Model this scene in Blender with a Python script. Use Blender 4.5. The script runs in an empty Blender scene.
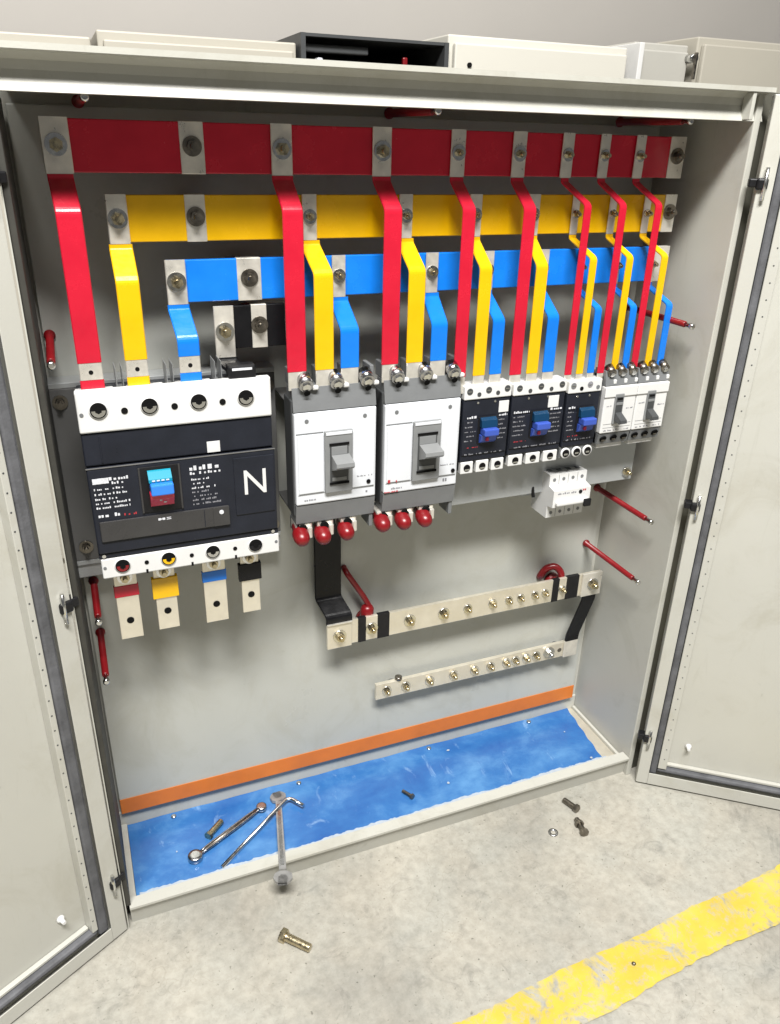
import bpy, bmesh, math, random
from mathutils import Vector, Matrix
random.seed(7)
S = bpy.context.scene
COL = S.collection
PI = math.pi

# ------------------------------------------------------------------ materials
def mat(name, col, rough=.5, metal=0., var=.0, vscale=20., rvar=0., bump=0., bscale=200., spec=.5, coat=0., stretch=None, dirt=0.):
    m = bpy.data.materials.new(name); m.use_nodes = True
    nt = m.node_tree; N = nt.nodes; L = nt.links
    b = N['Principled BSDF']
    b.inputs['Base Color'].default_value = (*col, 1)
    b.inputs['Roughness'].default_value = rough
    b.inputs['Metallic'].default_value = metal
    b.inputs['Specular IOR Level'].default_value = spec
    if coat: b.inputs['Coat Weight'].default_value = coat
    tc = N.new('ShaderNodeTexCoord'); src = tc.outputs['Object']
    if stretch:
        mp = N.new('ShaderNodeMapping'); mp.inputs['Scale'].default_value = stretch
        L.new(src, mp.inputs['Vector']); src = mp.outputs['Vector']
    if var or rvar:
        n = N.new('ShaderNodeTexNoise'); n.inputs['Scale'].default_value = vscale
        n.inputs['Detail'].default_value = 6; n.inputs['Roughness'].default_value = .62
        L.new(src, n.inputs['Vector'])
        if var:
            r = N.new('ShaderNodeValToRGB')
            r.color_ramp.elements[0].position = .28; r.color_ramp.elements[1].position = .72
            r.color_ramp.elements[0].color = (*[c*(1-var) for c in col], 1)
            r.color_ramp.elements[1].color = (*[min(1, c*(1+var)) for c in col], 1)
            L.new(n.outputs['Fac'], r.inputs['Fac']); L.new(r.outputs['Color'], b.inputs['Base Color'])
        if rvar:
            mr = N.new('ShaderNodeMapRange'); mr.inputs['To Min'].default_value = max(.05, rough-rvar)
            mr.inputs['To Max'].default_value = min(1, rough+rvar); mr.inputs['From Min'].default_value = .3; mr.inputs['From Max'].default_value = .7
            L.new(n.outputs['Fac'], mr.inputs['Value']); L.new(mr.outputs['Result'], b.inputs['Roughness'])
    if dirt:
        def nz(sc, stops, scale=(1, 1, 1), dist=.8):
            mp = N.new('ShaderNodeMapping'); mp.inputs['Scale'].default_value = scale; L.new(tc.outputs['Object'], mp.inputs['Vector'])
            q = N.new('ShaderNodeTexNoise'); q.inputs['Scale'].default_value = sc; q.inputs['Detail'].default_value = 8; q.inputs['Roughness'].default_value = .7; q.inputs['Distortion'].default_value = dist
            L.new(mp.outputs['Vector'], q.inputs['Vector'])
            r2 = N.new('ShaderNodeValToRGB'); e = r2.color_ramp.elements
            e[0].position, e[0].color = stops[0]; e[1].position, e[1].color = stops[1]
            L.new(q.outputs['Fac'], r2.inputs['Fac']); return r2.outputs['Color']
        k = 1-dirt; cur = b.inputs['Base Color'].links[0].from_socket
        for col2 in (nz(7, ((.32, (k, k*.985, k*.95, 1)), (.50, (1, 1, 1, 1)))), nz(38, ((.26, (1-dirt*1.6, 1-dirt*1.65, 1-dirt*1.8, 1)), (.345, (1, 1, 1, 1)))), nz(30, ((.60, (1, 1, 1, 1)), (.70, (1-dirt*.7, 1-dirt*.7, 1-dirt*.8, 1))), (1, 1, .12), 1.5)):
            mx = N.new('ShaderNodeMix'); mx.data_type = 'RGBA'; mx.blend_type = 'MULTIPLY'; mx.inputs['Factor'].default_value = 1
            L.new(cur, mx.inputs['A']); L.new(col2, mx.inputs['B']); cur = mx.outputs['Result']
        L.new(cur, b.inputs['Base Color'])
    if bump:
        n2 = N.new('ShaderNodeTexNoise'); n2.inputs['Scale'].default_value = bscale; n2.inputs['Detail'].default_value = 3
        L.new(src, n2.inputs['Vector'])
        bp = N.new('ShaderNodeBump'); bp.inputs['Strength'].default_value = bump; bp.inputs['Distance'].default_value = .001
        L.new(n2.outputs['Fac'], bp.inputs['Height']); L.new(bp.outputs['Normal'], b.inputs['Normal'])
    return m

M = {}
M['paint'] = mat('cabinet_paint', (.45, .447, .402), .42, var=.035, vscale=4, dirt=.13, rvar=.08, bump=.12, bscale=420)
M['door_paint'] = mat('door_paint', (.46, .456, .412), .40, var=.04, vscale=3, dirt=.10, rvar=.1, bump=.10, bscale=380)
M['plate'] = mat('plate_paint', (.43, .437, .402), .34, var=.04, vscale=5, dirt=.08, rvar=.08, bump=.1, bscale=300)
M['gasket'] = mat('gasket', (.095, .097, .105), .7, var=.35, vscale=30, bump=.4, bscale=300)
M['slot_shade'] = mat('slot_shade_strip', (.035, .034, .028), .65, var=.3, vscale=20)  # dark olive standing in for shade in the left hinge slot
M['flange'] = mat('hinge_gap_shade', (.125, .122, .098), .5, .3, var=.15, vscale=15)  # paint colour darkened to olive as shadow in the right hinge gap
M['tin'] = mat('tinned_copper', (.76, .73, .66), .36, .62, var=.13, vscale=45, rvar=.12, bump=.15, bscale=150)
M['tin_pale'] = mat('tinned_bar', (.77, .725, .615), .42, .7, var=.08, vscale=30, rvar=.1, bump=.15, bscale=140)
M['zinc'] = mat('yellow_zinc', (.52, .45, .30), .30, 1., var=.3, vscale=160, rvar=.15)
M['steel'] = mat('tool_steel', (.46, .46, .47), .26, 1., var=.2, vscale=70, rvar=.12)
M['dark_steel'] = mat('dark_steel', (.22, .20, .17), .36, 1., var=.3, vscale=90, rvar=.12)
M['spanner'] = mat('spanner_steel', (.36, .36, .355), .5, .6, var=.2, vscale=60, rvar=.12)
M['chrome'] = mat('nickel', (.66, .66, .64), .2, 1., var=.2, vscale=90, rvar=.1)
M['red'] = mat('red_sleeve', (.50, .010, .030), .24, var=.10, vscale=18, rvar=.08, bump=.25, bscale=70)
M['yellow'] = mat('yellow_sleeve', (.74, .42, .003), .24, var=.07, vscale=18, rvar=.08, bump=.25, bscale=70)
M['blue'] = mat('blue_sleeve', (.006, .17, .66), .24, var=.10, vscale=18, rvar=.08, bump=.25, bscale=70)
M['black'] = mat('black_sleeve', (.006, .006, .007), .32, var=.3, vscale=25, rvar=.08, bump=.3, bscale=80, spec=.25)
M['redplastic'] = mat('red_plastic', (.18, .005, .008), .34, var=.12, vscale=40, rvar=.05)
M['rubber'] = mat('black_plastic', (.008, .008, .009), .45, var=.3, vscale=60, spec=.3)
M['hole'] = mat('dark_hole', (.006, .006, .006), .9, spec=.1)
M['body'] = mat('navy_black_case', (.014, .016, .023), .33, var=.2, vscale=25, rvar=.06, bump=.1, bscale=500, spec=.25)
M['smoke'] = mat('smoked_cover', (.035, .034, .034), .3, var=.15, vscale=30, rvar=.05)
M['white'] = mat('white_plastic', (.64, .64, .63), .36, var=.03, vscale=30, rvar=.06)
M['face'] = mat('pale_face', (.62, .64, .67), .34, var=.03, vscale=20, rvar=.06)
M['greycase'] = mat('grey_case', (.15, .156, .16), .42, var=.08, vscale=30, rvar=.05, bump=.15, bscale=500)
M['greydark'] = mat('dark_grey_case', (.05, .053, .055), .45, var=.1, vscale=30)
M['toggle'] = mat('grey_toggle', (.20, .206, .208), .36, var=.06, vscale=40)
M['mount'] = mat('grey_mount_plate', (.125, .125, .123), .42, .2, var=.08, vscale=12, rvar=.08, bump=.1, bscale=300)
M['rail'] = mat('pale_grey_rail', (.38, .395, .395), .36, .25, var=.06, vscale=9, rvar=.1, bump=.1, bscale=260)
M['print'] = mat('white_print', (.62, .63, .66), .5, var=.3, vscale=260)
M['printdim'] = mat('grey_print', (.22, .22, .24), .5, var=.4, vscale=300)
M['printred'] = mat('red_print', (.40, .03, .04), .5)
M['cyan'] = mat('teal_handle', (.0, .23, .33), .3)
M['handleblue'] = mat('blue_handle', (.03, .20, .72), .3)
M['handlered'] = mat('crimson_handle', (.55, .02, .06), .3)
M['violet'] = mat('violet_handle', (.040, .085, .40), .28)
M['teal'] = mat('dark_teal_handle', (.004, .035, .085), .3)
M['orange'] = mat('orange_band', (.60, .165, .022), .4, var=.12, vscale=14, rvar=.1)
M['wall'] = mat('taupe_wall', (.37, .352, .326), .7, var=.03, vscale=1.5)
M['beige'] = mat('beige_cabinet', (.40, .378, .320), .5, var=.04, vscale=2)
M['cream'] = mat('cream_cabinet', (.56, .545, .485), .5, var=.02, vscale=2)
M['greycab'] = mat('greyish_cabinet', (.42, .41, .37), .5, var=.03, vscale=2)

def concrete():
    m = bpy.data.materials.new('concrete_floor'); m.use_nodes = True
    nt = m.node_tree; N = nt.nodes; L = nt.links; b = N['Principled BSDF']
    tc = N.new('ShaderNodeTexCoord')
    def noise(s, d=8, r=.62, dist=0.):
        n = N.new('ShaderNodeTexNoise'); n.inputs['Scale'].default_value = s; n.inputs['Detail'].default_value = d
        n.inputs['Roughness'].default_value = r; n.inputs['Distortion'].default_value = dist
        L.new(tc.outputs['Object'], n.inputs['Vector']); return n
    def ramp(src, stops):
        r = N.new('ShaderNodeValToRGB'); e = r.color_ramp.elements
        e[0].position, e[0].color = stops[0][0], (*stops[0][1], 1)
        e[1].position, e[1].color = stops[-1][0], (*stops[-1][1], 1)
        for p, c in stops[1:-1]:
            x = e.new(p); x.color = (*c, 1)
        L.new(src, r.inputs['Fac']); return r
    def mix(mode, fac, a, c):
        x = N.new('ShaderNodeMix'); x.data_type = 'RGBA'; x.blend_type = mode
        if isinstance(fac, float): x.inputs['Factor'].default_value = fac
        else: L.new(fac, x.inputs['Factor'])
        L.new(a, x.inputs['A']); L.new(c, x.inputs['B']); return x.outputs['Result']
    base = ramp(noise(3.2, 8, .6, .6).outputs['Fac'], [(.30, (.25, .244, .220)), (.5, (.352, .338, .297)), (.70, (.415, .397, .348))])
    tint = ramp(noise(7.5, 5, .6, .3).outputs['Fac'], [(.35, (.96, .98, .985)), (.65, (1.0, .98, .95))])
    c = mix('MULTIPLY', 1., base.outputs['Color'], tint.outputs['Color'])
    fine = ramp(noise(60, 6, .7).outputs['Fac'], [(.3, (.74, .74, .73)), (.62, (1.04, 1.04, 1.04))])
    c = mix('MULTIPLY', .9, c, fine.outputs['Color'])
    blot = ramp(noise(16, 7, .68, 1.2).outputs['Fac'], [(.30, (.66, .66, .665)), (.44, (1, 1, 1)), (1., (1, 1, 1))])
    c = mix('MULTIPLY', .85, c, blot.outputs['Color'])
    speck = ramp(noise(140, 2, .5).outputs['Fac'], [(.24, (.42, .41, .39)), (.335, (1, 1, 1)), (1., (1, 1, 1))])
    c = mix('MULTIPLY', .9, c, speck.outputs['Color'])
    # thin cracks and pale scuffs
    v = N.new('ShaderNodeTexVoronoi'); v.feature = 'DISTANCE_TO_EDGE'; v.inputs['Scale'].default_value = 1.7
    wn = noise(5, 4, .6); ad = N.new('ShaderNodeVectorMath'); ad.operation = 'ADD'
    L.new(tc.outputs['Object'], ad.inputs[0]); L.new(wn.outputs['Color'], ad.inputs[1]); L.new(ad.outputs['Vector'], v.inputs['Vector'])
    cr = ramp(v.outputs['Distance'], [(.0, (.80, .79, .77)), (.006, (1, 1, 1)), (1., (1, 1, 1))])
    c = mix('MULTIPLY', .6, c, cr.outputs['Color'])
    L.new(c, b.inputs['Base Color'])
    rr = N.new('ShaderNodeMapRange'); rr.inputs['To Min'].default_value = .42; rr.inputs['To Max'].default_value = .72
    L.new(noise(9).outputs['Fac'], rr.inputs['Value']); L.new(rr.outputs['Result'], b.inputs['Roughness'])
    bp = N.new('ShaderNodeBump'); bp.inputs['Strength'].default_value = .35; bp.inputs['Distance'].default_value = .002
    L.new(noise(45, 8, .7).outputs['Fac'], bp.inputs['Height']); L.new(bp.outputs['Normal'], b.inputs['Normal'])
    return m, c, noise, ramp, mix
M['concrete'] = concrete()[0]

def worn_yellow():
    m, c, noise, ramp, mix = concrete()
    m.name = 'worn_yellow_paint'
    nt = m.node_tree; N = nt.nodes; L = nt.links; b = N['Principled BSDF']
    yel = ramp(noise(9, 6, .6).outputs['Fac'], [(.3, (.47, .345, .04)), (.55, (.54, .42, .05)), (.75, (.55, .45, .12))])
    w1 = ramp(noise(13, 10, .74, .8).outputs['Fac'], [(.39, (1, 1, 1)), (.475, (0, 0, 0))])
    w2 = ramp(noise(75, 6, .7).outputs['Fac'], [(.35, (.7, .7, .7)), (.49, (0, 0, 0))])
    mx = N.new('ShaderNodeMath'); mx.operation = 'MAXIMUM'
    L.new(w1.outputs['Color'], mx.inputs[0]); L.new(w2.outputs['Color'], mx.inputs[1])
    r = mix('MIX', mx.outputs['Value'], yel.outputs['Color'], c)
    L.new(r, b.inputs['Base Color'])
    return m
M['line'] = worn_yellow()

def blue_film():
    m = bpy.data.materials.new('blue_protective_film'); m.use_nodes = True
    nt = m.node_tree; N = nt.nodes; L = nt.links; b = N['Principled BSDF']
    tc = N.new('ShaderNodeTexCoord')
    def noise(s, sc=(1, 1, 1), d=7, dist=.5):
        mp = N.new('ShaderNodeMapping'); mp.inputs['Scale'].default_value = sc; L.new(tc.outputs['Object'], mp.inputs['Vector'])
        n = N.new('ShaderNodeTexNoise'); n.inputs['Scale'].default_value = s; n.inputs['Detail'].default_value = d
        n.inputs['Distortion'].default_value = dist; n.inputs['Roughness'].default_value = .65
        L.new(mp.outputs['Vector'], n.inputs['Vector']); return n
    r = N.new('ShaderNodeValToRGB'); e = r.color_ramp.elements
    e[0].position = .28; e[0].color = (.014, .080, .29, 1); e[1].position = .74; e[1].color = (.10, .26, .50, 1)
    x = e.new(.5); x.color = (.032, .138, .37, 1)
    L.new(noise(9, (1, 1.3, 1), 12, .25).outputs['Fac'], r.inputs['Fac'])
    s = N.new('ShaderNodeValToRGB'); s.color_ramp.elements[0].position = .60; s.color_ramp.elements[0].color = (0, 0, 0, 1)
    s.color_ramp.elements[1].position = .78; s.color_ramp.elements[1].color = (.7, .7, .7, 1)
    L.new(noise(34, (1, .45, 1), 12, .7).outputs['Fac'], s.inputs['Fac'])
    mx = N.new('ShaderNodeMix'); mx.data_type = 'RGBA'
    L.new(s.outputs['Color'], mx.inputs['Factor']); L.new(r.outputs['Color'], mx.inputs['A']); mx.inputs['B'].default_value = (.34, .50, .70, 1)
    L.new(mx.outputs['Result'], b.inputs['Base Color'])
    b.inputs['Roughness'].default_value = .30
    bp = N.new('ShaderNodeBump'); bp.inputs['Strength'].default_value = .22; bp.inputs['Distance'].default_value = .0015
    L.new(noise(40, (1, .6, 1), 5, .6).outputs['Fac'], bp.inputs['Height']); L.new(bp.outputs['Normal'], b.inputs['Normal'])
    return m
M['film'] = blue_film()
M['tornfilm'] = mat('torn_film', (.36, .41, .47), .35, var=.12, vscale=60)

# ------------------------------------------------------------------ mesh builder (world coordinates)
class MB:
    def __init__(self): self.bm = bmesh.new(); self.mats = []
    def mi(self, m):
        if m not in self.mats: self.mats.append(m)
        return self.mats.index(m)
    def _merge(self, tmp, m, smooth=False, xf=None):
        i = self.mi(m); vm = {}
        for v in tmp.verts: vm[v] = self.bm.verts.new(xf @ v.co if xf else v.co)
        for f in tmp.faces:
            try: g = self.bm.faces.new([vm[v] for v in f.verts])
            except ValueError: continue
            g.material_index = i; g.smooth = smooth
        tmp.free()
    def box(self, x0, x1, y0, y1, z0, z1, m, bev=.0, seg=2, xf=None):
        t = bmesh.new(); bmesh.ops.create_cube(t, size=1)
        for v in t.verts:
            v.co = Vector(((x0+x1)/2+v.co.x*(x1-x0), (y0+y1)/2+v.co.y*(y1-y0), (z0+z1)/2+v.co.z*(z1-z0)))
        if bev:
            bev = min(bev, .45*min(abs(x1-x0), abs(y1-y0), abs(z1-z0)))
            bmesh.ops.bevel(t, geom=list(t.edges), offset=bev, segments=seg, affect='EDGES', profile=.5)
        self._merge(t, m, False, xf); return self
    def cyl(self, p0, p1, r, m, r2=None, n=20, smooth=True, cap=True):
        p0, p1 = Vector(p0), Vector(p1); d = p1-p0; L = d.length
        t = bmesh.new(); bmesh.ops.create_cone(t, cap_ends=cap, segments=n, radius1=r, radius2=r if r2 is None else r2, depth=L)
        q = Vector((0, 0, 1)).rotation_difference(d.normalized()).to_matrix().to_4x4()
        xf = Matrix.Translation((p0+p1)/2) @ q
        i = self.mi(m); vm = {}
        for v in t.verts: vm[v] = self.bm.verts.new(xf @ v.co)
        for f in t.faces:
            g = self.bm.faces.new([vm[v] for v in f.verts]); g.material_index = i; g.smooth = smooth and len(f.verts) == 4
        t.free(); return self
    def lathe(self, o, axis, prof, m, n=24, cap=True):
        """prof: list of (distance along axis, radius)"""
        o = Vector(o); q = Vector((0, 0, 1)).rotation_difference(Vector(axis).normalized()).to_matrix()
        i = self.mi(m); rings = []
        for h, r in prof:
            rings.append([self.bm.verts.new(o + q @ Vector((r*math.cos(2*PI*k/n), r*math.sin(2*PI*k/n), h))) for k in range(n)])
        for a, b in zip(rings, rings[1:]):
            for k in range(n):
                f = self.bm.faces.new((a[k], a[(k+1) % n], b[(k+1) % n], b[k])); f.material_index = i; f.smooth = True
        for rg, rev in ((rings[0], True), (rings[-1], False)) if cap else ():
            f = self.bm.faces.new(list(reversed(rg)) if rev else rg); f.material_index = i
        return self
    def prism(self, poly, axis, a, b, m, smooth=False):
        """poly in the two other axes; extruded along axis from a to b"""
        i = self.mi(m)
        def P(u, v, w):
            return Vector((w, u, v)) if axis == 'x' else Vector((u, w, v)) if axis == 'y' else Vector((u, v, w))
        A = [self.bm.verts.new(P(u, v, a)) for u, v in poly]; B = [self.bm.verts.new(P(u, v, b)) for u, v in poly]
        n = len(poly); fs = [self.bm.faces.new(A), self.bm.faces.new(list(reversed(B)))]
        for k in range(n): fs.append(self.bm.faces.new((A[k], B[k], B[(k+1) % n], A[(k+1) % n])))
        for f in fs: f.material_index = i; f.smooth = smooth
        return self
    def ribbon(self, pts, w, t, m, rnd=.005):
        """flat bar of width w (along x) following pts, thickness t, with rounded bends"""
        pts = [Vector(p) for p in pts]; out = [pts[0]]
        for a, b, c in zip(pts, pts[1:], pts[2:]):
            k = min(rnd, (a-b).length*.45, (c-b).length*.45)
            if abs((b-a).normalized().dot((c-b).normalized())) > .9999: out.append(b); continue
            p, q = b+(a-b).normalized()*k, b+(c-b).normalized()*k
            for s in (0, .25, .5, .75, 1): out.append(p*(1-s)**2+b*2*s*(1-s)+q*s*s)
        out.append(pts[-1]); i = self.mi(m); rings = []
        for k, p in enumerate(out):
            d = (out[min(k+1, len(out)-1)]-out[max(k-1, 0)]).normalized()
            wx = Vector((1, 0, 0)); n = d.cross(wx)
            n = n.normalized() if n.length > 1e-6 else Vector((0, 1, 0))
            e = min(.0012, t*.3)
            cs = [(-w/2+e, -t/2), (w/2-e, -t/2), (w/2, -t/2+e), (w/2, t/2-e), (w/2-e, t/2), (-w/2+e, t/2), (-w/2, t/2-e), (-w/2, -t/2+e)]
            rings.append([self.bm.verts.new(p+wx*u+n*v) for u, v in cs])
        for a, b in zip(rings, rings[1:]):
            for k in range(8):
                f = self.bm.faces.new((a[k], a[(k+1) % 8], b[(k+1) % 8], b[k])); f.material_index = i
        for rg in (rings[0], rings[-1]):
            f = self.bm.faces.new(rg); f.material_index = i
        return self
    def tube(self, pts, r, m, n=12, rnd=.01):
        pts = [Vector(p) for p in pts]; out = [pts[0]]
        for a, b, c in zip(pts, pts[1:], pts[2:]):
            k = min(rnd, (a-b).length*.45, (c-b).length*.45); p, q = b+(a-b).normalized()*k, b+(c-b).normalized()*k
            for s in (0, .25, .5, .75, 1): out.append(p*(1-s)**2+b*2*s*(1-s)+q*s*s)
        out.append(pts[-1]); i = self.mi(m); rings = []
        up = Vector((.13, .21, .97)).normalized()
        for k, p in enumerate(out):
            d = (out[min(k+1, len(out)-1)]-out[max(k-1, 0)]).normalized()
            u = d.cross(up).normalized(); v = d.cross(u)
            rings.append([self.bm.verts.new(p+u*r*math.cos(2*PI*j/n)+v*r*math.sin(2*PI*j/n)) for j in range(n)])
        for a, b in zip(rings, rings[1:]):
            for k in range(n):
                f = self.bm.faces.new((a[k], a[(k+1) % n], b[(k+1) % n], b[k])); f.material_index = i; f.smooth = True
        for rg in (rings[0], rings[-1]):
            f = self.bm.faces.new(rg); f.material_index = i
        return self
    def build(self, name, parent=None, loc=None):
        bmesh.ops.recalc_face_normals(self.bm, faces=list(self.bm.faces))
        base = Vector(loc) if loc is not None else (WL(parent) if parent else Vector((0, 0, 0)))
        bmesh.ops.translate(self.bm, verts=list(self.bm.verts), vec=-base)
        me = bpy.data.meshes.new(name); self.bm.to_mesh(me); self.bm.free()
        for m in self.mats: me.materials.append(M[m])
        o = bpy.data.objects.new(name, me); COL.objects.link(o)
        if parent: o.parent = parent; o.location = base-WL(parent)
        else: o.location = base
        return o
def WL(o):
    v = Vector((0, 0, 0))
    while o: v += o.location; o = o.parent
    return v
def tag(o, label=None, cat=None, group=None, kind=None):
    if label: o['label'] = label
    if cat: o['category'] = cat
    if group: o['group'] = group
    if kind: o['kind'] = kind
    return o
def thing(name, label, cat, loc, group=None):
    o = bpy.data.objects.new(name, None); COL.objects.link(o); o.location = loc; o.empty_display_size = .02
    return tag(o, label, cat, group)
CACHE = {}
def inst(name, key, maker, loc, parent=None, rot=None):
    """a repeat that shares mesh data; maker builds it about the origin once"""
    if key not in CACHE:
        mb = maker(); o = mb.build(name); CACHE[key] = o.data
    else:
        o = bpy.data.objects.new(name, CACHE[key]); COL.objects.link(o)
    o.parent = parent; o.location = Vector(loc)-(WL(parent) if parent else Vector((0, 0, 0)))
    if rot: o.rotation_euler = rot
    return o

def bolt_maker(r=.0072, wash=.0115, m='zinc', stud=True, wm=None):
    def f():
        b = MB(); b.cyl((0, 0, 0), (0, -.0018, 0), wash, 'chrome' if m == 'zinc' else m, n=24)
        b.cyl((0, -.0018, 0), (0, -.0026-r*.7, 0), r, m, n=6, smooth=False)
        if stud: b.cyl((0, -.002, 0), (0, -.0075-r*.9, 0), r*.52, m, n=14)
        return b
    return f
def bolt(parent, x, y, z, r=.0072, wash=.0115, m='zinc', name='bolt', stud=True):
    return inst(name, ('bolt', r, wash, m, stud), bolt_maker(r, wash, m, stud), (x, y, z), parent, (0, random.uniform(0, 1), 0))

# ------------------------------------------------------------------ camera
cam = bpy.data.cameras.new('camera'); co = bpy.data.objects.new('camera', cam); COL.objects.link(co)
cam.sensor_width = 36; cam.lens = 789.96/1024*36; cam.clip_start = .02; cam.clip_end = 100
R = ((.92779444, -.37239237, .02283393), (-.13936034, -.40267989, -.90466989), (.34608693, .83616555, -.42550089))
C0 = (.04388194, -.96388832, 1.17521778)
co.matrix_world = Matrix(((R[0][0], -R[1][0], -R[2][0], C0[0]), (R[0][1], -R[1][1], -R[2][1], C0[1]), (R[0][2], -R[1][2], -R[2][2], C0[2]), (0, 0, 0, 1)))
S.camera = co

# ------------------------------------------------------------------ setting: floor, painted line, hall wall
fl = MB(); fl.box(-9, 9, -9, 9, -.05, 0, 'concrete'); tag(fl.build('floor'), kind='structure')
ln = MB(); top, bot = [], []
x = -1.6
while x < 3.2:
    top.append((x, -.3575+.063*x+random.uniform(-.0018, .0018)+.0022*math.sin(x*23)))
    bot.append((x+.01, -.434+.060*x+random.uniform(-.002, .002)+.003*math.sin(x*17)))
    x += .012
i = ln.mi('line')
A = [ln.bm.verts.new((u, v, .004)) for u, v in top]; B = [ln.bm.verts.new((u, v, .004)) for u, v in bot]
for k in range(len(A)-1):
    f = ln.bm.faces.new((A[k], B[k], B[k+1], A[k+1])); f.material_index = i
tag(ln.build('painted_line'), 'worn yellow line painted across the concrete floor', kind='structure')
w = MB(); w.box(-6, 7, 2.0, 2.1, 0, 4.5, 'wall'); tag(w.build('hall_wall'), 'plain taupe wall behind the row of cabinets', 'wall')

# ------------------------------------------------------------------ neighbouring cabinets behind
YB = 1.2
def back_cabinet(x0, x1, h, m, label, setback=0.):
    t = thing('floor_cabinet', label, 'cabinet', ((x0+x1)/2, YB+.3, 0), 'cabinets standing behind')
    MB().box(x0, x1, YB+.02+setback, YB+.6, 0, h, m, .004).build('body', t)
    d = MB(); d.box(x0+.012, x1-.012, YB+setback, YB+.018+setback, .08, h-.02, m, .004); d.build('door', t)
    return t
back_cabinet(-.75, .183, 1.372, 'beige', 'plain beige cabinet at the left end of the back row')
t = back_cabinet(.197, .665, 1.388, 'beige', 'beige cabinet left of the dark open one in the back row')
# dark open cabinet with equipment
t = thing('open_cabinet', 'dark open cabinet with red and black gear inside, in the back row', 'cabinet', (.87, 1.5, 0), 'cabinets standing behind')
b = MB(); b.box(.672, .684, YB, YB+.6, 0, 1.410, 'greydark'); b.box(1.062, 1.074, YB, YB+.6, 0, 1.410, 'greydark'); b.box(.684, 1.062, YB+.58, YB+.6, 0, 1.405, 'rubber')
b.box(.684, 1.062, YB+.004, YB+.58, 1.403, 1.410, 'greydark'); b.box(.684, 1.062, YB, YB+.58, 0, .1, 'beige'); b.build('body', t)
b = MB(); b.box(.69, 1.056, YB+.06, YB+.5, 1.33, 1.345, 'greydark', .003); b.box(.69, .86, YB+.03, YB+.06, 1.372, 1.39, 'greydark', .003); b.build('shelf', t)
b = MB(); b.box(.74, .80, YB+.05, YB+.2, 1.28, 1.325, 'greycase', .004); b.box(.72, .735, YB+.02, YB+.1, 1.25, 1.36, 'face', .004); b.build('switchgear', t)
b = MB(); b.box(.83, .99, YB+.10, YB+.14, 1.26, 1.325, 'redplastic', .003); b.build('red_cover', t)
b = MB(); b.box(.953, .966, YB+.02, YB+.032, 1.05, 1.372, 'redplastic', .003); b.build('link_strip', t)
t = back_cabinet(1.08, 1.652, 1.432, 'cream', 'tall cream cabinet with smooth door in the back row')
MB().cyl((1.135, YB, 1.362), (1.135, YB-.006, 1.362), .006, 'hole').build('lock', t)
t = back_cabinet(1.69, 1.885, 1.452, 'greycab', 'narrow greyish cabinet with small lock in the back row', .02)
MB().cyl((1.872, YB+.02, 1.415), (1.872, YB-.012, 1.415), .012, 'chrome').box(1.868, 1.876, YB-.02, YB-.01, 1.36, 1.43, 'dark_steel', .002).build('lock', t)
MB().box(1.672, 1.688, YB-.01, YB+.3, 0, 1.445, 'white', .002).build('side_trim', t)
back_cabinet(1.90, 3.1, 1.475, 'beige', 'wide beige cabinet at the right end of the back row')

# ------------------------------------------------------------------ the cabinet
H = 1.253
cab = thing('electrical_cabinet', 'open pale grey steel switchgear cabinet standing on the concrete floor', 'cabinet', (.5, .1, 0))
b = MB()
b.box(-.0005, .001, 0, .206, 0, H, 'paint'); b.build('side_wall', cab)
b = MB(); b.box(.0012, .0086, .004, .1845, .047, 1.2105, 'slot_shade', .001); b.build('slot_shade_strip', cab)  # added strip, its dark colour paints the slot's shade beside the left wall
b = MB(); b.box(.985, .9965, 0, .206, 0, H, 'paint', .0015); b.build('side_wall', cab)
b = MB(); b.box(.9968, 1.034, .012, .0145, .002, H-.004, 'flange'); b.build('hinge_gap_shade', cab)  # filler added behind the right hinge gap, shade put into its colour
b = MB(); b.box(.006, .985, .20, .206, .0, H-.004, 'paint'); b.build('back_wall', cab)
b = MB(); b.box(.006, .985, .022, .1995, H-.006, H-.002, 'paint'); b.build('roof', cab)
# header: rain lip, gutter and lower lip
b = MB()
b.prism([(-.014, 1.2535), (-.014, 1.2475), (.000, 1.2465), (.007, 1.240), (.0080, 1.231), (.0062, 1.2235), (.0030, 1.2175), (.0008, 1.2115), (.0215, 1.2115), (.0215, 1.2535)], 'x', .0, 1.0, 'paint')
b.box(.9625, .9685, -.0125, .006, 1.2125, 1.247, 'paint', .001); b.build('header', cab)
# bottom frame with the lip round the pan
b = MB()
b.prism([(-.001, .0460), (-.001, .0415), (.0035, .0400), (.0105, .0), (.020, .0), (.020, .0460)], 'x', .0065, .9845, 'paint')
b.box(.0065, .018, .0205, .1945, .0, .034, 'paint', .001); b.box(.978, .9845, .0205, .1945, 0, .034, 'paint', .001)
b.box(.0065, .9845, .195, .1995, .0, .062, 'paint', .001); b.build('sill', cab)
# pan covered with blue film (gently rumpled)
b = MB(); i = b.mi('film'); nx, ny = 120, 24; g = []
for a in range(nx+1):
    row = []
    for c in range(ny+1):
        X = .0185+(.945-.0185)*a/nx+(.020*(c/ny)+.0012*math.sin(c*1.1) if a == nx else 0); Y = .0262+(.1945-.0262)*c/ny
        if c == 0: Y += random.uniform(-.001, .0015)
        row.append(b.bm.verts.new((X, Y, .0300+.0006*math.sin(X*37+Y*20)+.0004*math.sin(X*91-Y*60))))
    g.append(row)
for a in range(nx):
    for c in range(ny):
        f = b.bm.faces.new((g[a][c], g[a+1][c], g[a+1][c+1], g[a][c+1])); f.material_index = i; f.smooth = True
pan = b.build('floor_pan', cab)
b = MB(); b.box(.0185, .9775, .0205, .1945, .002, .0275, 'tin_pale', 0); b.build('pan_base', cab)
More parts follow.
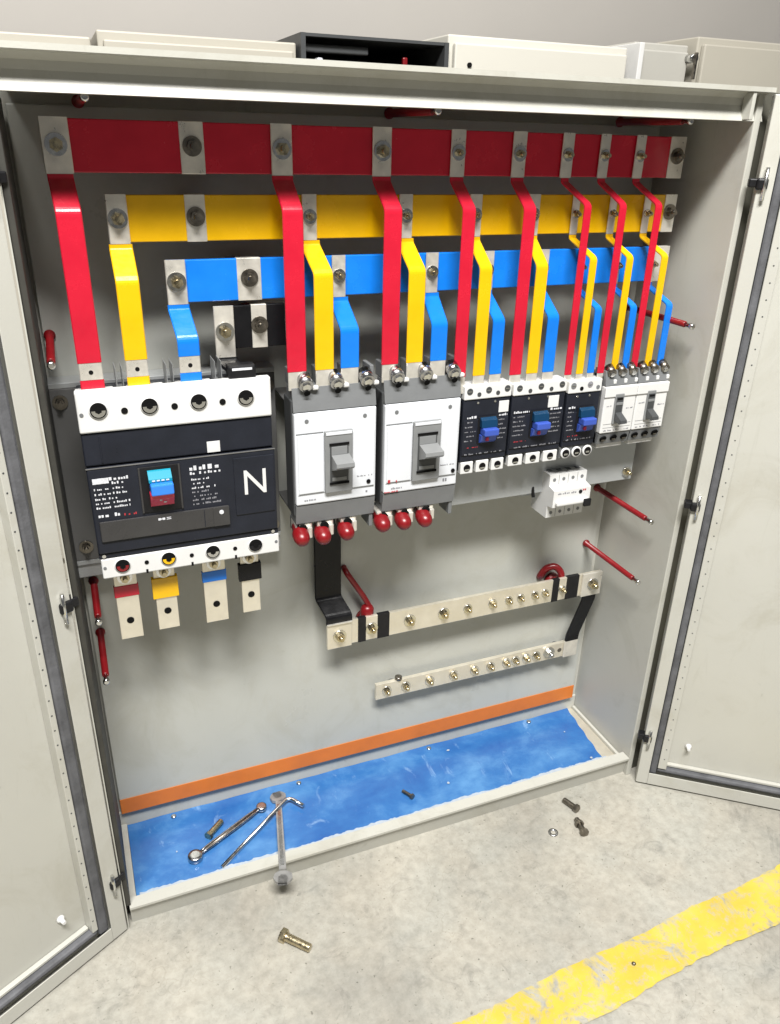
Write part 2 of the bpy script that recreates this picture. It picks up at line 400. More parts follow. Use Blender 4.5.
# torn white edges of the film along the front and scattered flecks
b = MB(); i = b.mi('tornfilm'); x = .024; A_, B_ = [], []
def wob(x, s): return math.sin(x*31+s)+.7*math.sin(x*67+2*s)+.6*math.sin(x*143+s*.7)+.5*math.sin(x*290+s)
while x < .955:
    y1 = .0345+max(0, .0020+.0013*wob(x, 1.3)+random.uniform(-.001, .001))
    A_.append(b.bm.verts.new((x, .0275, .0316))); B_.append(b.bm.verts.new((x, y1, .0316+random.uniform(0, .0008)))); x += .0035
for k in range(len(A_)-1):
    f = b.bm.faces.new((A_[k], A_[k+1], B_[k+1], B_[k])); f.material_index = i
i = b.mi('tornfilm')
for k in range(5):
    X, Y = random.uniform(.04, .96), random.uniform(.03, .18); r = random.uniform(.0012, .0035)
    f = b.bm.faces.new([b.bm.verts.new((X+r*random.uniform(.5, 1.4)*math.cos(q), Y+r*random.uniform(.5, 1.4)*math.sin(q), .0320)) for q in (0, 1.1, 2.2, 3.3, 4.4, 5.4)]); f.material_index = i
b.build('torn_film', pan)
for X in (.10, .34, .62, .86):
    inst('screw', 'panscrew', lambda: MB().lathe((0, 0, 0), (0, 0, 1), [(0, .005), (.002, .0048), (.003, .003)], 'chrome', 14), (X, .184, .0305), pan)
# mounting plate with orange band at its foot
b = MB(); b.box(.012, .968, .1865, .1965, .066, 1.205, 'plate', .0015); mp = b.build('mounting_plate', cab)
b = MB(); b.box(.0125, .9675, .1848, .1860, .0675, .1005, 'orange', .0004); b.build('orange_band', mp)

# doors: frame (u along the door, w towards the viewer's side = inner face, z)
def door(piv, d, nrm, lab, bands, width, flip):
    d = Vector((d[0], d[1], 0)).normalized(); n = Vector((nrm[0], nrm[1], 0)).normalized()
    xf = Matrix(((d.x, n.x, 0, piv[0]), (d.y, n.y, 0, piv[1]), (0, 0, 1, 0), (0, 0, 0, 1)))
    u0, u1, u2, u3 = bands; Z0, Z1 = .004, 1.245; T = .025
    def B(mb, *a, m='door_paint', bev=.0008, **k): mb.box(*a, m, bev, xf=xf, **k)
    o = MB()
    B(o, u0, width, 0, .0022, Z0, Z1)                                   # skin
    for a in ((u0, u0+.0018, .0024, T, Z0, Z1), (width-.0018, width, .0024, T, Z0, Z1), (u0+.002, width-.002, .0024, T, Z0, Z0+.0018), (u0+.002, width-.002, .0024, T, Z1-.0018, Z1)): B(o, *a)
    B(o, u0+.0004, u1-.0012, T-.0004, T+.0014, Z0+.0004, Z1-.0004)       # inward rims
    B(o, u1-.001, width-.028, T-.0004, T+.0014, Z0+.0004, Z0+.028)
    B(o, u1-.001, width-.028, T-.0004, T+.0014, Z1-.0215, Z1-.0004); B(o, width-.027, width, T-.0004, T+.0014, Z0, Z1)
    dd = o.build('door', cab); dd['label'] = lab
    g = MB()
    for a in ((u1, u2, .006, .0225, .028, Z1-.028), (width-.045, width-.03, .006, .0225, .028, Z1-.028), (u2+.0005, width-.0455, .006, .0205, .0335, .0435), (u2+.0005, width-.0455, .006, .0225, Z1-.0435, Z1-.028)):
        B(g, *a, m='gasket', bev=.004)
    g.build('gasket', dd)
    s = MB(); w3 = u3-u2-.001
    for a in ((u2+.001, u3, .0026, .022, .045, Z1-.045), (width-.046-w3, width-.046, .0026, .022, .045, Z1-.045), (u3+.0005, width-.0465-w3, .0026, .011, .045, .0505), (u3+.0005, width-.0465-w3, .0026, .018, Z1-.055, Z1-.045)):
        B(s, *a, bev=.001)
    z = .07
    while z < Z1-.06:
        uc = (u2+u3)/2+.0015
        c0 = xf @ Vector((uc, .0215, z)); c1 = xf @ Vector((uc, .0223, z)); s.cyl(c0, c1, .0012, 'greydark', n=8); z += .025
    s.build('stiffener', dd)
    for z in (.118, .622, 1.131):
        h = MB()
        B(h, .002, u1*.66, .021, .032, z-.008, z+.008, m='rubber', bev=.003)
        B(h, -.008, .006, .012, .028, z-.005, z+.007, m='rubber', bev=.002)
        c = xf @ Vector((u1*.5, .030, z-.022)); c2 = xf @ Vector((u1*.5, .030, z+.022)); h.cyl(c, c2, .0028, 'chrome', n=10)
        h.build('hinge', dd)
    k = MB()
    for (uu, zz) in ((.092, .098), (.42, .098), (.092, 1.15)):
        c = xf @ Vector((uu, .0023, zz)); k.lathe(c, n, [(0, .0065), (.003, .006), (.0055, .0035), (.012, .003)], 'white', 14)
    k.build('earth_stud', dd)
    return dd
nL = Vector((.496, -.868)); dL = Vector((-.868, -.496))
door((-.025*nL.x, -.025*nL.y), dL, nL, 'left door swung open with grey gasket and perforated edge strip', (.003, .030, .047, .057), .485, False)
door((1.002, -.001), (.8, -.6), (-.6, -.8), 'right door swung open over the floor', (.0040, .027, .040, .057), .485, True)

# ------------------------------------------------------------------ red sleeved studs
def stud_maker(L):
    def f():
        s = MB(); s.lathe((0, 0, 0), (0, -1, 0), [(0, .0075), (.003, .0075), (.004, .0052), (L-.02, .0050), (L-.018, .0042)], 'redplastic', 18)
        s.lathe((0, -L+.018, 0), (0, -1, 0), [(0, .0034), (.012, .0034), (.0125, .0048), (.017, .0048), (.018, .003)], 'chrome', 16)
        return s
    return f
G = 'red sleeved studs of the mounting plate'
for (X, Z, L, lab) in ((.020, .929, .168, 'red sleeved stud above the left mounting plate corner, by the left wall'),
                       (.0265, .549, .128, 'red sleeved stud just under the lower corner of the left grey plate'),
                       (.0245, .455, .140, 'lower of two red sleeved studs by the left wall'),
                       (.957, .921, .172, 'red sleeved stud on the right wall beside the last blue strip'),
                       (.952, .576, .166, 'red sleeved stud sticking out beside the small white breaker'),
                       (.945, .456, .168, 'lowest red sleeved stud on the right, above the neutral bar end'),
                       (.094, 1.2095, .165, 'dim red sleeved stud under the header, at the left'),
                       (.503, 1.2095, .165, 'dim red sleeved stud under the header, at the middle'),
                       (.893, 1.2095, .165, 'dim red sleeved stud under the header, at the right'),):
    tag(inst('sleeved_stud', ('stud', L), stud_maker(L), (X, .1863, Z)), lab, 'stud', G)

# ------------------------------------------------------------------ mounting plates for breakers
t = thing('breaker_plate', 'dark grey steel plate behind the big four-pole breaker', 'mounting plate', (.16, .17, .6))
b = MB(); b.box(.0085, .316, .1505, .1535, .604, .864, 'mount', .0008); b.build('plate', t)
b = MB()
for z0, z1, y0 in ((.596, .6035, .1505), (.8645, .872, .1505), (.574, .595, .154)): MB().box(.0085, .316, y0, .186, z0, z1, 'rail', .0008).build('flange', t)
for X, Z in ((.0205, .846), (.0245, .626), (.304, .846), (.304, .618)): bolt(t, X, .1503, Z, .006, .010, 'dark_steel')
t = thing('breaker_rail', 'pale grey bent rail carrying the smaller breakers', 'mounting rail', (.78, .14, .62))
b = MB(); b.box(.585, .957, .1005, .1035, .628, .80, 'rail', .001); b.box(.585, .957, .104, .186, .628, .631, 'rail', .001); b.box(.585, .957, .104, .186, .797, .80, 'rail', .001); b.build('rail', t)
b = MB(); b.box(.3225, .582, .1025, .1055, .655, .83, 'mount', .001); b.box(.3225, .582, .106, .186, .655, .658, 'mount', .001); b.box(.3225, .582, .106, .186, .827, .83, 'mount', .001); b.build('bracket', t)
for X, Z in ((.944, .644), (.946, .775)): bolt(t, X, .1003, Z, .006, .0095, 'zinc')

# ------------------------------------------------------------------ busbars
def insulator(b, x, z, r=.016, y0=.1862, y1=.1085):
    h = y0-y1
    b.lathe((x, y0, z), (0, -1, 0), [(0, r), (h*.25, r), (h*.3, r*.8), (h*.42, r*.8), (h*.47, r), (h*.6, r), (h*.65, r*.8), (h*.76, r*.8), (h*.8, r*.95), (h, r*.9)], 'redplastic', 20)
def busbar(name, lab, colr, x0, x1, z0, z1, patches):
    t = thing(name, lab, 'busbar', ((x0+x1)/2, .104, z0), 'horizontal busbars')
    MB().box(x0, x1, .1000, .1080, z0, z1, colr, .0012).build('bar', t)
    for (a, c, bl) in patches:
        p = MB().box(a, c, .0988, .1092, z0-.0006, z1+.0006, 'tin', .0006).build('bare_section', t)
        if bl: inst('bolt', 'patchbolt', bolt_maker(.0072, .0115, 'dark_steel', True), ((a+c)/2, .0987, (z0+z1)/2+.002), p, (0, random.random(), 0))
    for (a, c, bl) in patches:
        b = MB(); insulator(b, (a+c)/2, (z0+z1)/2); b.build('insulator', t)
    return t
ZR, ZY, ZB, ZK = (1.133, 1.190), (1.0545, 1.109), (.979, 1.032), (.915, .972)
busbar('busbar', 'topmost busbar, red with bare bolted sections', 'red', .046, .956, *ZR, ((.199, .228, 1), (.928, .9563, 1)))
busbar('busbar', 'yellow busbar, second from the top', 'yellow', .108, .956, *ZY, ((.199, .224, 1), (.934, .9563, 1)))
busbar('busbar', 'blue busbar, third from the top', 'blue', .170, .958, *ZB, ((.259, .291, 1), (.930, .9583, 0)))
busbar('busbar', 'short black busbar under the blue one', 'black', .226, .322, *ZK, ((.275, .296, 1),))

# ------------------------------------------------------------------ strips from bars to breakers
def strip(colr, zbar, lx, lw, sx, sw, zb, lab, bolted=True, t=.0032, ys=.066, endbare=.006, band=False, kd=.040):
    z0, z1 = zbar
    o = thing('link_strip', lab, 'busbar strip', (sx, .08, zb), 'coloured strips from the busbars to the breakers')
    yl = .0966
    MB().ribbon([(lx, yl, z1+.001), (lx, yl, z0-.001)], lw, t, 'tin').build('lug', o)
    if band:
        MB().ribbon([(lx, yl, z0-.0015), (lx, yl, z0-.007), (sx, ys, z0-kd), (sx, ys, zb+.034)], sw, t+.0008, colr).build('sleeve', o)
        l2 = MB().ribbon([(sx, ys, zb+.0335), (sx, ys, zb+.0125)], sw*.97, t, 'tin').cyl((sx, ys-t/2, zb+.022), (sx, ys-t/2-.0004, zb+.022), .0028, 'hole', n=12).build('bare_section', o)
        MB().ribbon([(sx, ys, zb+.012), (sx, ys, zb-.004)], sw, t+.0008, colr).build('end_sleeve', o)
    else:
        MB().ribbon([(lx, yl, z0-.0015), (lx, yl, z0-.007), (sx, ys, z0-kd), (sx, ys, zb+endbare)], sw, t+.0008, colr).build('sleeve', o)
        MB().ribbon([(sx, ys, zb+endbare-.0005), (sx, ys, zb-.02)], sw*.95, t, 'tin').build('end_lug', o)
    big = lw > .024
    bolt(o, lx, yl-t/2-.0002, (z0+z1)/2+.001, .0078 if big else .0052, min(.0122, lw*.47), 'zinc')
    return o
B1 = 'the big four-pole breaker'; B2 = 'the left white-faced breaker'; B3 = 'the right white-faced breaker'
B4 = 'the left square black breaker'; B5 = 'the right square black breaker'; B6 = 'the narrow black breaker'
B7 = 'the left small white breaker'; B8 = 'the small white breaker nearest the right wall'
L_ = lambda c, k: '%s strip running down to %s' % (c, k)
# (breaker, bottom z, band, strip width, [red lug, red strip], [yellow ...], [blue ...])
strip('red', ZR, .0605, .031, .0630, .0285, .884, L_('long red', B1), band=True)
strip('yellow', ZY, .118, .0245, .1185, .0275, .884, L_('long yellow', B1), band=True)
strip('blue', ZB, .1805, .0255, .1845, .0275, .884, L_('long blue', B1), band=True)
for (k, zb, w, lw, R_, Y_, B_) in (
        (B2, .880, .0270, .027, (.3235, .3270), (.358, .3665), (.398, .4035)),
        (B3, .880, .0255, .0265, (.4585, .4640), (.495, .5020), (.538, .5400)),
        (B4, .852, .0200, .0215, (.5695, .5765), (.602, .6090), (.628, .6370)),
        (B5, .848, .0200, .0215, (.6650, .6725), (.697, .7020), (.722, .7310)),
        (B6, .840, .0125, .0190, (.7445, .7690), (.769, .7905), (.790, .8115)),
        (B7, .838, .0125, .0170, (.8080, .8310), (.8355, .8570), (.857, .8780)),
        (B8, .838, .0125, .0170, (.8710, .8960), (.899, .9230), (.925, .9480))):
    sm = k in (B6, B7, B8)
    for colr, zbar, (lx, sx) in (('red', ZR, R_), ('yellow', ZY, Y_), ('blue', ZB, B_)):
        strip(colr, zbar, lx, lw if colr == 'red' else min(lw, .0195 if not sm else .0125), sx, w, zb, L_(('wide ' if zb > .87 else 'thin ' if sm else '')+colr, k), kd=.040 if not sm else (.036 if colr == 'red' else .032))
# the black neutral link: lug, sleeve and clamp block
o = thing('neutral_link', 'stubby black link from the short black busbar to the big four-pole breaker', 'busbar strip', (.24, .08, .88), 'coloured strips from the busbars to the breakers')
MB().ribbon([(.2375, .0966, .973), (.2375, .0966, .905)], .0265, .0032, 'tin').build('lug', o)
MB().ribbon([(.2375, .0966, .9045), (.2375, .095, .900), (.246, .070, .893), (.248, .066, .868)], .0285, .005, 'black').build('sleeve', o)
MB().box(.2315, .2685, .056, .076, .884, .903, 'rubber', .003).box(.2365, .263, .0552, .0562, .8965, .8995, 'print', 0).build('clamp_block', o)
bolt(o, .2375, .0947, .940, .0078, .0122)

# ------------------------------------------------------------------ breaker helpers
def greek(b, x0, x1, z, h, y, m='print', words=4, fill=.78):
    """a line of print too small to read: short uneven dashes"""
    x = x0; W_ = (x1-x0)
    while x < x1-.0006:
        L = min(random.uniform(.35, 1.3)*W_/words, x1-x); n = max(1, int(L/(h*.75)))
        for q in range(n):
            if random.random() < fill:
                a = x+L*q/n
                hh = h*random.choice((.62, .7, 1))
                b.box(a, a+L/n*.72, y-.0003, y+.0002, z, z+hh, m)
        x += L+W_*.045
def text_mesh(body, size, x, y, z, m, name, parent, sx=1.):
    cu = bpy.data.curves.new(name, 'FONT'); cu.body = body; cu.size = size; cu.extrude = .0002; cu.align_x = 'CENTER'; cu.align_y = 'CENTER'; cu.offset = 0
    tmp = bpy.data.objects.new(name+'_curve', cu); COL.objects.link(tmp)
    dg = bpy.context.evaluated_depsgraph_get(); me = bpy.data.meshes.new_from_object(tmp.evaluated_get(dg))
    bpy.data.objects.remove(tmp)
    me.name = name; me.transform(Matrix.Diagonal((sx, 1, 1, 1))); me.transform(Matrix.Rotation(PI/2, 4, 'X')); me.materials.clear(); me.materials.append(M[m])
    o = bpy.data.objects.new(name, me); COL.objects.link(o); o.parent = parent; o.location = Vector((x, y, z))-WL(parent); return o
def round_port(b, x, y, z, r, rim, inner='hole', metal='chrome'):
    """rimmed round opening with the clamp screw seen inside it"""
    n = 28
    b.lathe((x, y+.0004, z), (0, -1, 0), [(0, r*1.12), (.0016, r*1.10), (.0020, r*1.0)], rim, n)
    b.cyl((x, y-.0015, z), (x, y-.0022, z), r*.98, inner, n=n)
    i = b.mi(metal)
    pts = [(x+r*.82*math.cos(q), z+r*.82*math.sin(q)) for q in [PI+PI*k/12 for k in range(13)]]
    b.prism(pts, 'y', y-.0032, y-.0021, metal)
    b.cyl((x, y-.0030, z+r*.05), (x, y-.0042, z+r*.05), r*.42, inner, n=6, smooth=False)

# ------------------------------------------------------------------ the big four-pole breaker
b1 = thing('circuit_breaker', 'big black four-pole breaker marked N with white terminal covers', 'circuit breaker', (.164, .10, .619), 'moulded case breakers')
MB().box(.043, .287, .066, .1503, .630, .868, 'body', .002).build('case', b1)
b = MB()
b.box(.040, .2865, .0555, .070, .7855, .8300, 'body', .002)
b.box(.040, .2875, .0500, .070, .6600, .7835, 'body', .002)
b.box(.040, .2885, .0530, .070, .6515, .6590, 'body', .001)
b.box(.0605, .0625, .0545, .056, .789, .826, 'body', .0005)
cov = b.build('front_cover', b1)
MB().box(.0395, .288, .0493, .0512, .7832, .7848, 'mount', .0004).build('trim_line', cov)
b = MB(); b.box(.2285, .2845, .0484, .0503, .6905, .7765, 'body', .001); b.build('neutral_panel', cov)
nt_ = text_mesh('N', .053, .2575, .0480, .7370, 'white', 'letter', cov, .92)
b = MB(); b.box(.0465, .2185, .0470, .0502, .6790, .7085, 'smoke', .0012)
b.box(.1835, .1845, .0466, .0472, .681, .7065, 'body'); b.box(.196, .2185, .0462, .0471, .6795, .708, 'smoke', .0006); lc = b.build('label_cover', b1)
b = MB(); b.cyl((.2075, .0462, .7005), (.2075, .0455, .7005), .0032, 'print', n=14)
b.box(.122, .1255, .0465, .0471, .7005, .7035, 'print'); b.box(.1275, .131, .0465, .0471, .7005, .7035, 'print'); b.box(.1255, .1275, .0465, .0471, .7015, .7025, 'print'); b.box(.133, .139, .0465, .0471, .7005, .7012, 'print'); b.box(.133, .139, .0465, .0471, .7028, .7035, 'print'); b.build('print', lc)
b = MB(); b.box(.196, .2135, .0546, .0556, .7870, .8025, 'white', .0003); b.build('sticker', b1)
# handle in its dark recess
b = MB(); b.box(.1035, .1565, .0482, .0502, .7135, .7790, 'rubber', .001)
b.box(.103, .1055, .0474, .0490, .7135, .7790, 'smoke', .0005); b.box(.1545, .157, .0474, .0490, .7135, .7790, 'smoke', .0005); hr = b.build('handle_recess', b1)
b = MB(); b.prism([(.048, .774), (.0455, .773), (.036, .765), (.036, .7605), (.048, .7605)], 'x', .1145, .1445, 'cyan'); b.build('handle_top', hr)
b = MB(); b.box(.1155, .1450, .0270, .0480, .7445, .7600, 'handleblue', .002); b.build('handle', hr)
b = MB(); b.prism([(.048, .744), (.034, .744), (.036, .737), (.0455, .723), (.048, .722)], 'x', .1145, .1450, 'handlered'); b.build('handle_foot', hr)
b = MB()
for q in range(4): b.box(.1185+q*.006, .1225+q*.006, .0350, .0362, .7625, .7640, 'print')
b.box(.126, .129, .0372, .0380, .733, .736, 'print'); b.box(.131, .135, .0395, .0402, .729, .731, 'print'); b.build('print', hr)
# printing on the face (illegible in the photograph)
b = MB(); Y = .0499
b.box(.0455, .0655, Y-.0004, Y+.0002, .7625, .7700, 'print'); greek(b, .066, .091, .7660, .0042, Y, 'print', 2, .95); greek(b, .066, .084, .7605, .0034, Y, 'print', 2, .9)
for z, x1 in ((.7535, .083), (.7465, .087), (.7395, .078), (.7335, .090), (.727, .089)): greek(b, .046, x1, z, .0027, Y, 'print', 3, .8)
greek(b, .047, .075, .7145, .0048, Y, 'print', 3, .85); greek(b, .077, .096, .7135, .003, Y, 'printred', 2, .9)
b.build('print', cov); b = MB(); greek(b, .1695, .2105, .7660, .0065, Y, 'print', 3, .95); greek(b, .1695, .2115, .7600, .0036, Y, 'print', 4, .85)
for z, x1 in ((.7515, .196), (.7455, .188), (.739, .203), (.733, .193), (.727, .205), (.721, .203), (.715, .209)): greek(b, .1705, x1, z, .0026, Y, 'printdim' if z < .735 else 'print', 3, .75)
b.build('print', cov)
# terminal covers
b = MB(); b.box(.0395, .2865, .0525, .0655, .8310, .8855, 'white', .0022)
for k in range(4):
    xx = .0645+k*.0622
    b.box(xx-.0235, xx+.0235, .0675, .092, .8300, .8795, 'white', .0015)
b.box(.0395, .2865, .0660, .0670, .8320, .8800, 'white', .0003)
tcv = b.build('terminal_cover', b1)
b = MB()
for k in range(4): round_port(b, .0650+k*.0622, .0525, .8605, .0105, 'white')
for k in range(3): b.cyl((.0962+k*.0622, .0524, .857), (.0962+k*.0622, .0517, .857), .0042, 'hole', n=18)
b.cyl((.0445, .0524, .856), (.0445, .0518, .856), .0025, 'greycase', n=14); b.build('terminal_port', tcv)
for k in range(3):
    b = MB()
    for q in (-.004, .004): b.box(.0955+k*.0622+q, .0963+k*.0622+q, .066, .100, .8790, .9080, 'toggle', .0002)
    b.box(.0915+k*.0622, .1003+k*.0622, .066, .100, .8760, .8788, 'toggle', .0002); b.build('phase_barrier', b1)
b = MB(); b.box(.0415, .2890, .0525, .090, .6205, .6510, 'white', .0018)
for k in range(3): b.box(.0985+k*.0622, .1015+k*.0622, .0520, .0530, .6200, .6260, 'hole')
lcv = b.build('terminal_cover', b1)
b = MB()
for k, m in enumerate(('redplastic', 'yellow', 'chrome', 'rubber')):
    round_port(b, .0685+k*.0617, .0525, .6380, .0098, 'white', 'hole', m)
for k in range(3): b.cyl((.1005+k*.0617, .0524, .6370), (.1005+k*.0617, .0517, .6370), .0030, 'hole', n=16)
for X, Z in ((.0455, .6375), (.2845, .6380)): b.cyl((X, .0524, Z), (X, .0518, Z), .0022, 'greycase', n=12)
b.build('terminal_port', lcv)
for X in (.0465, .2805): inst('screw', 'facescrew', lambda: MB().cyl((0, 0, 0), (0, -.0012, 0), .0026, 'chrome', n=14), (X, .053, .6555), b1)
# outgoing stubs
for (x0, x1, zl, sl, m) in ((.0540, .0855, .501, (.572, .591), 'red'), (.1085, .1385, .506, (.560, .594), 'yellow'), (.1785, .2120, .5025, (.573, .591), 'blue'), (.2350, .2625, .5085, (.565, .594), 'black')):
    p = MB().box(x0, x1, .0800, .0850, zl, .640, 'tin_pale', .0008).build('terminal_bar', b1)
    g = .0022 if m in ('yellow', 'black') else .0008
    MB().box(x0-g*1.6, x1+g*1.6, .0800-g, .0850+g, sl[0], sl[1], m, .001).build('sleeve', p)
    xm = (x0+x1)/2
    MB().cyl((xm, .0799, zl+.031), (xm, .0793, zl+.031), .0052, 'hole', n=20).build('bolt_hole', p)
    bolt(p, xm, .0798, .6045, .0066, .0105, 'zinc')

# ------------------------------------------------------------------ the two white-faced breakers
def white_breaker(x0, w, lab, tog, btn, capx):
    x1 = x0+w
    t = thing('circuit_breaker', lab, 'circuit breaker', ((x0+x1)/2, .08, .655), 'moulded case breakers')
    b = MB(); b.box(x0-.002, x1+.001, .0640, .1020, .668, .846, 'greydark', .002)
    b.prism([(.0575, .8300), (.0635, .8630), (.090, .8630), (.090, .8300)], 'x', x0, x1, 'greycase')
    b.prism([(.0575, .6865), (.0620, .6560), (.090, .6560), (.090, .6865)], 'x', x0, x1, 'greycase')
    for k in range(4):
        xx = x0+.0035+k*(w-.007)/3
        b.box(xx-.003, xx+.003, .068, .100, .8635, .8860, 'greycase', .001); b.box(xx-.003, xx+.003, .064, .100, .6330, .6555, 'greycase', .001)
    b.build('case', t)
    b = MB(); b.box(x0, x1, .0555, .070, .6880, .8285, 'face', .0022)
    b.box(x0+.004, tog[0]-.001, .0540, .0560, .7065, .7955, 'face', .0008); b.box(tog[1]+.001, x1-.003, .0540, .0560, .7065, .7955, 'face', .0008)
    cv = b.build('front_cover', t)
    b = MB()
    for X in (x0+.018, x1-.018): b.cyl((X, .0555, .8165), (X, .0549, .8165), .0030, 'greycase', n=14)
    b.box(x0+.002, tog[0]-.001, .0551, .0557, .7975, .7990, 'greycase'); b.box(x0+.003, x1-.003, .0551, .0557, .7040, .7050, 'toggle')
    greek(b, x0+.012, x0+.03, .6945, .003, .0553, 'printdim', 2, .8); greek(b, x1-.03, x1-.006, .7235, .0018, .0538, 'printdim', 3, .7); greek(b, x1-.024, x1-.012, .6960, .005, .0553, 'printdim', 2, .5)
    b.cyl((btn[0], .0540, btn[1]), (btn[0], .0528, btn[1]), .0033, 'hole', n=16)
    b.build('print', cv)
    if x0 > .44:
        b = MB(); greek(b, x0+.001, x0+.022, .7060, .005, .0538, 'printred', 3, .6); greek(b, x0+.001, x0+.024, .6895, .002, .0553, 'printred', 2, .9); b.build('red_print', cv)
    a, c = tog
    b = MB(); b.box(a, c, .0500, .0560, .7045, .7995, 'toggle', .0012); b.box(a+.0015, c-.0015, .0490, .0502, .794, .7985, 'face', .0004)
    b.box(a+.007, c-.007, .0490, .0503, .7205, .7795, 'greydark', .0006)
    b.box(a+.006, c-.006, .0480, .0496, .7785, .7820, 'hole', .0004); b.box(a+.006, c-.006, .0480, .0496, .7180, .7215, 'hole', .0004)
    b.box(a+.009, c-.009, .0484, .0494, .7640, .7765, 'toggle', .0006); b.box(a+.010, c-.010, .0484, .0494, .7235, .7290, 'toggle', .0004)
    tp = b.build('toggle_panel', t)
    b = MB(); b.prism([(.0492, .7640), (.0250, .7585), (.0240, .7530), (.0280, .7490), (.0492, .7400)], 'x', a+.009, c-.006, 'toggle'); b.build('toggle', tp)
    # incoming terminals: barrels over the end lugs
    for k in range(3):
        xx = x0+.0165+k*(w-.033)/2+.002
        b = MB(); b.box(xx-.0135, xx+.0135, .0700, .095, .858, .8740, 'steel', .002)
        b.cyl((xx, .0705, .8770), (xx, .0535, .8675), .0102, 'steel', n=22); b.cyl((xx, .0538, .8677), (xx, .0510, .8662), .0062, 'chrome', n=6, smooth=False)
        b.cyl((xx+.001, .0550, .8575), (xx+.001, .0540, .8570), .0046, 'hole', n=16)
        b.box(xx+.0095, xx+.0185, .0560, .0640, .8600, .8660, 'white', .002); b.build('terminal', t)
    # outgoing terminals with red end caps
    for k, (cx, cz) in enumerate(capx):
        b = MB(); b.box(cx-.004, cx+.0215, .0640, .092, .6330, .6550, 'tin', .002); b.box(cx+.012, cx+.020, .0560, .066, .632, .650, 'tin', .002)
        b.cyl((cx+.006, .062, .648), (cx+.006, .058, .648), .0065, 'hole', n=16); b.build('terminal', t)
        b = MB(); b.lathe((cx+.003, .080, cz+.010), (-.05, -1, -.26), [(0, .0095), (.014, .0102), (.016, .0120), (.020, .0126), (.030, .0121), (.037, .0095), (.0405, .0050), (.0412, .002)], 'redplastic', 24); b.build('end_cap', t)
    return t
white_breaker(.3180, .1230, 'left of the two white-faced grey breakers with toggles and red end caps', (.3610, .4030), (.4290, .7140), ((.322, .634), (.3555, .631), (.3925, .632)))
white_breaker(.4545, .1225, 'right of the two white-faced grey breakers, with red print in its lower corner', (.4990, .5440), (.5690, .7130), ((.4515, .636), (.4865, .634), (.5225, .633)))

